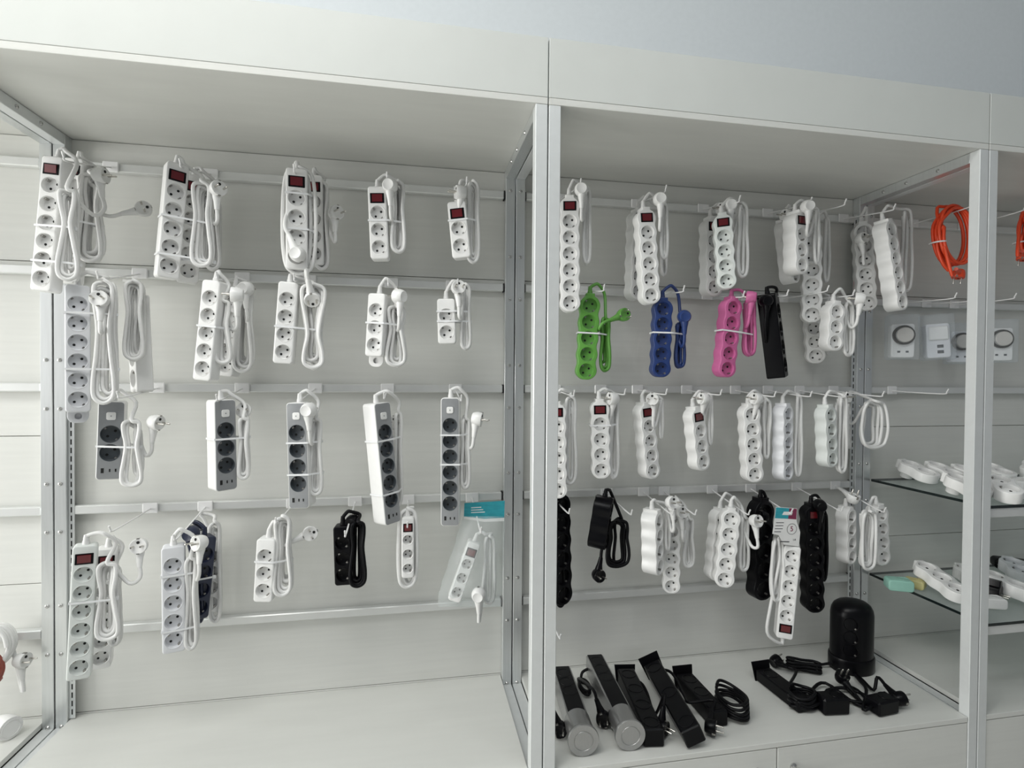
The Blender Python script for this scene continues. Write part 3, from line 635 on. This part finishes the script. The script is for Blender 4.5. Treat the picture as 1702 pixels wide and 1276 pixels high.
def popup(p0, p1, label, plugpx, side, loops):
    M, L = gframe(p0, p1, CT+.039); M.translation.z += .0006; e = empty('pop_up_socket', M); tag(e, label, 'socket tower', 'pop up desk sockets lying on the counter')
    R = .038; dl = .075; x1 = L/2; x0 = -L/2
    bm = bmesh.new(); Mx = Matrix.Translation((0, 0, R)) @ Matrix(((0, 1, 0, 0), (1, 0, 0, 0), (0, 0, 1, 0), (0, 0, 0, 1)))
    lathe(bm, [(0, x1-dl), (R*.86, x1-dl), (R*.86, x1-.012), (R*.80, x1-.012), (R*.80, x1-.009), (0, x1-.009)], 32, M=Mx); link('drum', finish('drum', bm, SILVER, 35), e)
    bm = bmesh.new(); lathe(bm, [(0, x1-.010), (R*.97, x1-.010), (R, x1-.007), (R, x1-.002), (R*.97, x1), (R*.64, x1), (R*.62, x1-.0012), (R*.58, x1-.0012), (R*.56, x1), (0, x1+.0004)], 40, M=Mx); link('end_cap', finish('end_cap', bm, SILVER, 35), e)
    hw = .026; z0, z1 = .008, .060; xc = (x0+x1-dl)/2
    c = boxm('column', x0, x1-dl+.004, -hw, hw, z0, z1, SILVER, .002); link('column', c, e)
    link('front_plate', boxm('front_plate', x0-.001, x1-dl+.002, -hw+.004, hw-.004, z1-.001, z1+.0012, BLACK, .0006), e)
    n = 3; 
    for i in range(n): up_socket(e, x0+.035+i*.043, 0, z1+.0012, .0185, BLACK)
    Mi = M.inverted(); PP = atz(plugpx[0], plugpx[1], CT+.024); q, ed = add_plug(e, PP, ((-.3, -1, 0), (.2, .8, .1)), BLACK, Mi)
    pts = [M @ Vector((x0+.02, side*.024, .03)), M @ Vector((x0+.022, side*.042, .022)), M @ Vector((x0+.035, side*.05, .010))]
    for k in range(loops*8):
        a = k*2*math.pi/8+math.pi; pts.append(M @ Vector((x0+.085+.035*math.cos(a), side*(.052+.014*math.sin(a)), .008+.0012*k)))
    pts += [q+ed*.03, q]
    bm = bmesh.new(); tubeb(bm, crom(pts, 4), .004, 8, M=Mi); link('cord', finish('cord', bm, CORDB, 60), e)
popup((933, 1120), (970, 1231), 'silver capped pop up desk socket beside the front post', (930, 1216), -1, 0)
popup((988, 1100), (1048, 1222), 'silver capped pop up desk socket with long black face plate', (1003, 1198), -1, 2)

def desk_strip(p0, p1, label, roll=0, n=4, w=.05, h=.046, cord=None, plugpx=None, plate=.016, tagw=False, end=1, lift=0):
    M, L = gframe(p0, p1, CT+h); M = M @ Matrix.Translation((0, 0, lift)) @ Matrix.Rotation(math.radians(roll), 4, 'X'); Mi = M.inverted()
    e = empty('desk_socket_strip', M); tag(e, label, 'power strip', 'black desk socket strips on the counter')
    x0, x1 = -L/2, L/2
    link('body', boxm('body', x0, x1, -w/2, w/2, .0015, h, BLACK, .003), e)
    ends = [x0] + ([x1] if end > 1 else [])
    for xx in ends:
        bm = bmesh.new(); s = -1 if xx == x0 else 1
        v = [(xx, -w/2-.002, .0), (xx, w/2+.002, .0), (xx+s*.014, w/2+.006, h+plate), (xx+s*.014, -w/2-.006, h+plate)]
        f = [bm.verts.new(q) for q in v]; g = [bm.verts.new((q[0]+.003, q[1], q[2])) for q in v]; bm.faces.new(f); bm.faces.new(g[::-1])
        for i in range(4): bm.faces.new((f[i], g[i], g[(i+1) % 4], f[(i+1) % 4]))
        link('end_plate', finish('end_plate', bm, BLACK, 0), e)
    for i in range(n): up_socket(e, x0+.032+i*(L-.06)/max(1, n-1) if n > 1 else 0, 0, h+.0006, .0185, BLACK)
    if tagw: link('rating_label', boxm('rating_label', -.012, .026, -w/2-.0006, -w/2+.0004, .008, .036, mat('grey_label', (.22, .22, .25), .5, var=.03, scale=60), 0), e)
    if cord:
        x, y, rx, ry, nl = cord
        if nl: pts = [M @ Vector((x1-.03, w/2-.002, h*.5)), M @ Vector((x1-.03, w/2+.012, h*.45)), M @ Vector((x1-.02, w/2+.016, h*.35))]
        else: pts = [M @ Vector((x0+.03, w/2-.002, h*.6)), M @ Vector((x0+.045, w/2+.012, h*.5)), M @ Vector((x0+.08, w/2+.016, .016)), M @ Vector((0, w/2+.010, .014)), M @ Vector((.03, w/2+.013, .016))]
        if nl == 0: pts = [Vector((q.x, q.y, max(q.z, CT+.008))) for q in pts]
        cpt = atz(x, y, CT+.012)
        for k in range(nl*9):
            a = k*2*math.pi/9+math.pi; pts.append(Vector((cpt.x+rx*math.cos(a)*(1-.03*(k//9)), cpt.y+ry*math.sin(a), CT+.0105+.0011*k+.004*math.sin(a*2+k//9))))
        if plugpx:
            PP = atz(plugpx[0], plugpx[1], CT+.024); q, ed = add_plug(e, PP, plugpx[2], BLACK, Mi); pts += [q+ed*.03, q]
        bm = bmesh.new(); tubeb(bm, crom(pts, 4), .004, 8, M=Mi); link('cord', finish('cord', bm, CORDB, 60), e)
desk_strip((1040, 1110), (1088, 1212), 'black desk strip lying next to the silver pop up socket', 0, 4, cord=(1086, 1150, .010, .055, 0), plugpx=(1108, 1212, ((.6, -.8, 0), (-.4, .6, .2))), plate=.004)
desk_strip((1092, 1104), (1160, 1216), 'black desk strip rolled over to show a grey label', 24, 3, tagw=True, lift=.012, cord=(1146, 1150, .008, .04, 0), plugpx=(1190, 1210, ((.8, -.6, 0), (-.5, .7, .1))))
desk_strip((1137, 1118), (1196, 1182), 'black desk strip with a round cord coil at its front', 0, 3, cord=(1216, 1178, .036, .052, 5), h=.042)
desk_strip((1268, 1110), (1340, 1164), 'black desk strip at an angle beside the loose plugs', 0, 2, cord=(1333, 1168, .036, .03, 4), h=.034, plugpx=(1294, 1096, ((.9, .2, .25), (.05, -.9, .1))))

def tower():
    P = atz(1441, 1126, CT); e = empty('tower_socket', Matrix.Translation((P.x, P.y+.06, CT))); tag(e, 'round topped black tower socket standing at the back of the counter', 'socket tower')
    bm = bmesh.new(); SC = Matrix.Diagonal((1, .85, 1, 1))
    lathe(bm, [(0, .0005), (.066, .0005), (.068, .004), (.068, .040), (.066, .044), (.0635, .045), (0, .045)], 32, axis='z', M=SC); link('base', finish('base', bm, BLACK, 40), e)
    bm = bmesh.new(); lathe(bm, [(0, .045), (.0635, .045), (.0635, .17), (.061, .185), (.054, .198), (.043, .206), (.025, .211), (0, .213)], 32, axis='z', M=SC); link('body', finish('body', bm, BLACK, 40), e)
    for z in (.075, .115, .155):
        link('socket', cached(('usock2',), lambda: socket_mesh(.0185, BLACK, 45)), e, Matrix.Rotation(math.radians(-45), 4, 'Z') @ Matrix.Translation((0, -.0595, z)))
    pts = [Vector((-.066, 0, .02)), Vector((-.10, .01, .012)), Vector((-.13, .03, .006)), Vector((-.17, .035, .006)), Vector((-.2, .02, .006))]
    for k in range(30):
        a = k*2*math.pi/8; g = .35+.65*abs(math.cos(a)); pts.append(Vector((-.172+.042*math.cos(a), -.005+.018*math.sin(a)*g-.05*math.cos(a)*.4, .006+.0012*k)))
    bm = bmesh.new(); tubeb(bm, crom(pts, 4), .004, 8); link('cord', finish('cord', bm, CORDB, 60), e)
    M = e.matrix_basis; PP = atz(1295, 1086, CT+.03)
tower()
def lead(bp, heading, cordpx, plugpx, label, size=(.075, .045, .045)):
    P = atz(bp[0], bp[1], CT+size[2]/2); M = Matrix.Translation((P.x, P.y, CT+.0008)) @ Matrix.Rotation(math.radians(heading), 4, 'Z'); Mi = M.inverted()
    e = empty('extension_lead', M); tag(e, label, 'extension lead', 'short black extension leads on the counter')
    sx, sy, sz = size; link('socket_block', boxm('socket_block', -sx/2, sx/2, -sy/2, sy/2, 0, sz, BLACK, .005), e)
    up_socket(e, .012, 0, sz+.0006, .017, BLACK)
    pts = [M @ Vector((-sx/2+.004, 0, sz*.5)), M @ Vector((-sx/2-.03, 0, sz*.4))]
    for x, y in cordpx: pts.append(atz(x, y, CT+.008)+Vector((0, 0, .003*len(pts) % .012)))
    PP = atz(plugpx[0], plugpx[1], CT+(plugpx[3] if len(plugpx) > 3 else .027)); q, ed = add_plug(e, PP, plugpx[2], BLACK, Mi); pts += [q+ed*.03, q]
    bm = bmesh.new(); tubeb(bm, crom(pts, 4), .0045, 8, M=Mi); link('cord', finish('cord', bm, CORDB, 60), e)
lead((1383, 1168), -6, [(1350, 1150), (1372, 1140), (1420, 1168), (1446, 1176), (1440, 1160), (1400, 1148), (1372, 1150), (1410, 1165), (1440, 1170), (1425, 1152), (1404, 1140)], (1402, 1120, ((.1, -.4, 1), (0, -.9, -.2)), .05), 'black extension lead with its block nearest the loose coil')
lead((1466, 1170), 6, [(1440, 1150), (1428, 1135), (1420, 1120), (1432, 1130), (1452, 1150)], (1502, 1160, ((1, -.1, .1), (-.9, .5, 0))), 'black extension lead with its block nearest the right front corner', (.072, .045, .04))

# ---- right hand unit: orange cords, timers, shelf goods
def ring_cord(px, py, Y, rx, ry, n, label, plugpx, tip, hl, m=ORANGE, free=None):
    c = at(px, py, Y); e = empty('cable_coil', Matrix.Translation(c)); tag(e, label, 'cord', 'orange extension cords'); M = e.matrix_basis; rnd = random.Random(int(px)); pts = []
    for i in range(n):
        fx, fz, dx, dz = rnd.uniform(.82, 1.0), rnd.uniform(.86, 1.0), rnd.uniform(-.006, .006), rnd.uniform(-.004, .004)
        for k in range(12):
            a = 2*math.pi*k/12+math.pi*.9; pts.append(Vector((rx*fx*math.cos(a)+dx, (i-n/2)*.006+.006*math.sin(a), ry*fz*math.sin(a)+dz)))
    PP = at(plugpx[0], plugpx[1], Y-.01); q, ed = add_plug(e, PP, plugpx[2], m, M.inverted())
    pts = [Vector((-rx*.95, .0, -ry*.3)), Vector((-rx*.8, -.01, -ry*.9)), Vector((-rx*.45, -.012, -ry*1.15))][::-1]+pts
    pts += [M.inverted() @ (q+ed*.03), M.inverted() @ q]
    bm = bmesh.new(); tubeb(bm, crom(pts, 4), .0048, 8); link('cord', finish('cord', bm, m, 60), e)
    bm = bmesh.new(); tubeb(bm, [Vector((-rx*.92+.016*math.cos(a*math.pi/8), .024*math.sin(a*math.pi/8), -ry*.25)) for a in range(17)], .0025, 6); link('cable_tie', finish('cable_tie', bm, TIE, 40), e)
    if tip: hook(tip, 0, hl)
ring_cord(1584, 392, -.17, .062, .098, 6, 'coiled orange extension cord left of the right hand front post', (1592, 462, ((-.3, -.2, -1), (.3, .2, 1))), (1617, 334), 'wire hook of the orange cord left of the right front post')
ring_cord(1722, 392, -.17, .062, .098, 6, 'coiled orange extension cord cut off by the right picture edge', (1700, 432, ((-.3, -.2, -1), (.3, .2, 1))), (1706, 340), 'wire hook of the orange cord at the right picture edge')
hook((1591, 486), 1, 'bare wire hook below the orange cord left of the post'); hook((1690, 487), 1, 'bare wire hook in the right unit right of the post')
hook((1577, 646), 2, 'bare wire hook in the right unit on the third rail'); hook((1640, 489), 1, 'bare wire hook mostly hidden behind the right front post')
def timer(px, py, Y, label, dial=1, s=1.0, m=WHITE, yaw=20, tilt=0):
    c = at(px, py, Y); M = Matrix.Translation(c) @ Matrix.Rotation(math.radians(-yaw), 4, 'Z') @ Matrix.Rotation(math.radians(tilt), 4, 'Y'); e = empty('plug_in_timer', M); tag(e, label, 'timer', 'boxed timers and adapters on the right unit rails')
    bm = bmesh.new(); slab(bm, rrect(.066*s, -.055*s, .055*s, .008), [], .032, .003); link('body', finish('body', bm, m, 40), e)
    if dial:
        bm = bmesh.new(); lathe(bm, [(.0315*s, .0), (.0315*s, -.009), (.0255*s, -.010), (.0255*s, -.006), (0, -.006)], 28); d = link('dial_ring', finish('dial_ring', bm, BLACK, 35), e, Matrix.Translation((0, 0, .018*s)))
        bm = bmesh.new(); lathe(bm, [(.0248*s, -.006), (.0242*s, -.018), (.022*s, -.020), (0, -.020)], 24); link('knob', finish('knob', bm, mat('pale_grey_knob', (.50, .50, .49), .4, var=.02, scale=50), 35), d)
        for x in (-.012, .012): link('button', boxm('button', -.004, .004, -.0015, .001, -.003, .003, DGREY, .0005), e, Matrix.Translation((x, 0, -.036*s)))
    else:
        link('cover_flap', boxm('cover_flap', -.027*s, .027*s, -.006, .001, .002, .046*s, WHITE, .003), e)
        for z in (-.018, -.036): link('display', boxm('display', -.009, .009, -.001, .001, -.005, .005, DGREY, .0005), e, Matrix.Translation((0.004, 0, z*s)))
    bm = bmesh.new(); slab(bm, rrect(.084*s, -.062*s, .085*s, .006), [], .052, .006, y0=-.017); link('blister_pack', finish('blister_pack', bm, BLIST, 40), e)
timer(1501, 566, -.10, 'white timer with black ringed dial in a clear pack', yaw=25)
timer(1560, 566, -.11, 'white adapter with flap in a clear pack beside the dial timer', 0, 1.02, COOL, yaw=25, tilt=-4)
timer(1598, 576, -.07, 'grey dial timer in a clear pack behind the flap adapter', 1, .95, COOL, yaw=25)
timer(1664, 572, -.10, 'white dial timer in a clear pack right of the front post', yaw=28)
def flat_adapter(px, py, zs, heading, n, label, col=WHITE, p=.046, dep=.036, tilt=0, ang=40, cat='adapter'):
    L = p*(n-1)+p*1.2; t = math.radians(tilt); h = L/2*math.sin(t)+dep*math.cos(t)+.0008
    P = atz(px, py, zs+h); M = Matrix.Translation((P.x, P.y, zs+h)) @ Matrix.Rotation(math.radians(heading), 4, 'Z') @ Matrix.Rotation(math.radians(-90+tilt), 4, 'X')
    e = empty('socket_adapter', M); tag(e, label, cat, 'multi socket adapters lying on the glass shelves')
    cs = [L/2-.6*p-p*i for i in range(n)]; bm = bmesh.new(); o_ = wavy_outline(p, L/2, -L/2, cs); 
    slab(bm, o_, [(0, c, .42*p+.0004) for c in cs], dep, .003); link('body', finish('body', bm, col, 40), e)
    for c in cs: link('socket', cached(('sock', round(.42*p, 4), col.name, ang), lambda: socket_mesh(.42*p, col, ang)), e, Matrix.Translation((0, 0, c)))
    bm = bmesh.new(); lathe(bm, [(.0185, dep-.002), (.0175, dep+L*math.sin(t)*.55+.0005), (0, dep+L*math.sin(t)*.55+.0005)], 20); 
    link('plug_base', finish('plug_base', bm, col, 40), e, Matrix.Translation((0, 0, cs[0])))
    return e
S1, S2 = 1.1625, .8435
flat_adapter(1527, 776, S1, 4, 2, 'white adapter farthest left on the upper glass shelf', p=.058, dep=.03, tilt=17)
flat_adapter(1572, 778, S1, 3, 2, 'second white adapter from the left on the upper glass shelf', p=.055, dep=.03, tilt=16)
flat_adapter(1609, 800, S1, 4, 2, 'third white adapter half behind the post on the upper shelf', p=.056, dep=.03, tilt=17)
flat_adapter(1614, 781, S1, 3, 2, 'white adapter hidden behind the post on the upper glass shelf', p=.05, dep=.03, tilt=14)
flat_adapter(1670, 803, S1, -30, 2, 'front white adapter right of the post on the upper shelf', p=.05, dep=.034, tilt=20)
flat_adapter(1656, 777, S1, -8, 2, 'rear white adapter right of the post on the upper shelf', p=.054, dep=.034, tilt=14)
flat_adapter(1722, 768, S1, -60, 3, 'raised white adapter at the right edge of the upper shelf', p=.054, dep=.05, tilt=12)
flat_adapter(1694, 796, S1, -80, 2, 'white block adapter at the right edge of the upper shelf', p=.05, dep=.05)
flat_adapter(1566, 958, S2, -6, 3, 'white multi socket adapter on the lower glass shelf left of the post', p=.056, dep=.032, tilt=14)
flat_adapter(1612, 948, S2, -20, 2, 'white adapter behind the post on the lower glass shelf', p=.05, tilt=8)
flat_adapter(1692, 970, S2, 20, 3, 'white adapter at the right edge of the lower glass shelf', p=.056, tilt=12)
flat_adapter(1690, 938, S2, -30, 2, 'pale adapter at the back right of the lower glass shelf', p=.056, col=COOL, tilt=10)
def night(px, py, zs, heading, label, col, s=1.0):
    P = atz(px, py, zs+.03); M = Matrix.Translation((P.x, P.y, zs+.001)) @ Matrix.Rotation(math.radians(heading), 4, 'Z'); e = empty('plug_adapter', M); tag(e, label, 'adapter', 'small plug adapters on the lower glass shelf')
    bm = bmesh.new(); slab(bm, rrect(.07*s, 0, .034*s, .009), [], .042*s, .004, y0=-.021*s); link('body', finish('body', bm, col, 40), e)
    up_socket(e, .012*s, 0, .034*s+.0006, .014*s, col)
    return e
night(1494, 964, S2, -25, 'pale mint plug adapter on the lower glass shelf', PMINT)
night(1520, 961, S2, -60, 'pale yellow plug adapter on the lower glass shelf', PYEL, .8)
night(1643, 956, S2, -30, 'green plug adapter peeping out behind the right front post', GREEN, .9)
night(1648, 992, S2, -20, 'small white plug adapter beside the black one on the lower shelf', WHITE, .9)
def bplug():
    P = atz(1664, 1002, S2); M = Matrix.Translation((P.x, P.y, S2+.001)) @ Matrix.Rotation(math.radians(25), 4, 'Z'); e = empty('travel_plug', M); tag(e, 'upright black travel plug on the lower glass shelf', 'plug')
    bm = bmesh.new(); v = [(-.026, 0), (.026, 0), (.024, .035), (.019, .044), (.010, .047), (.010, .062), (-.006, .064), (-.010, .047), (-.019, .044), (-.024, .035)]
    slab(bm, v, [], .036, .003); link('body', finish('body', bm, BLACK, 30), e)
    for x in (-.0095, .0095): link('pin', cached('pin', pin_mesh), e, Matrix.Translation((x, .0, .02)))
bplug()
def pouch():
    P = atz(1680, 936, S2+.02); M = Matrix.Translation((P.x, P.y, S2+.001)) @ Matrix.Rotation(math.radians(-35), 4, 'Z'); e = empty('adapter_pouch', M); tag(e, 'black pouch at the back of the lower glass shelf', 'pouch')
    bm = bmesh.new(); slab(bm, rrect(.10, 0, .035, .012), [], .05, .008, y0=-.025); link('body', finish('body', bm, BLACK, 40), e)
    link('seam', boxm('seam', -.045, .045, -.0262, -.0248, .016, .018, STEEL, 0), e)
pouch()

# ---- far left unit: cord bundle and white extension socket
def leftcord():
    c = at(-4, 1085, -.06); e = empty('cable_coil', Matrix.Translation(c)); tag(e, 'white and red brown cord bundle at the lower left edge', 'cord'); rnd = random.Random(4); M = e.matrix_basis
    for nm, m, n, z, rx, ry in (('cord', CORDW, 5, .02, .036, .055), ('inner_cord', BROWN, 3, -.03, .025, .04)):
        pts = []
        for i in range(n):
            fx = rnd.uniform(.8, 1)
            for k in range(10): a = 2*math.pi*k/10; pts.append(Vector((rx*fx*math.cos(a), (i-2)*.008+(0 if m is CORDW else -.02), z+ry*fx*math.sin(a))))
        if m is CORDW:
            PP = at(44, 1097, -.055); q, ed = add_plug(e, PP, ((1, -.25, .05), (-.8, .2, -.5)), m, M.inverted()); pts += [M.inverted() @ (q+ed*.03), M.inverted() @ q]
        bm = bmesh.new(); tubeb(bm, crom(pts, 4), .005, 8); link(nm, finish(nm, bm, m, 60), e)
leftcord()
def leftsock():
    P = Vector((-.062, -.085, 0)); M = Matrix.Translation((P.x, P.y, CT+.001)) @ Matrix.Rotation(math.radians(62), 4, 'Z'); e = empty('extension_socket', M); tag(e, 'off white extension socket lying on the far left counter', 'socket')
    bm = bmesh.new(); lathe(bm, [(0, 0), (.026, 0), (.027, .004), (.027, .03), (.022, .045), (.013, .058), (.009, .085), (.006, .09), (0, .09)], 20, M=Matrix.Translation((0, 0, .027)) ); link('body', finish('body', bm, WHITE, 40), e)
    link('socket', cached(('sk_l',), lambda: socket_mesh(.019, WHITE, 40)), e, Matrix.Translation((0, -.0006, .027)))
    bm = bmesh.new(); tubeb(bm, crom([Vector((0, .088, .027)), Vector((.0, .11, .025)), Vector((-.01, .15, .010)), Vector((-.02, .20, .006))], 5), .005, 8); link('cord', finish('cord', bm, CORDW, 60), e)
leftsock()
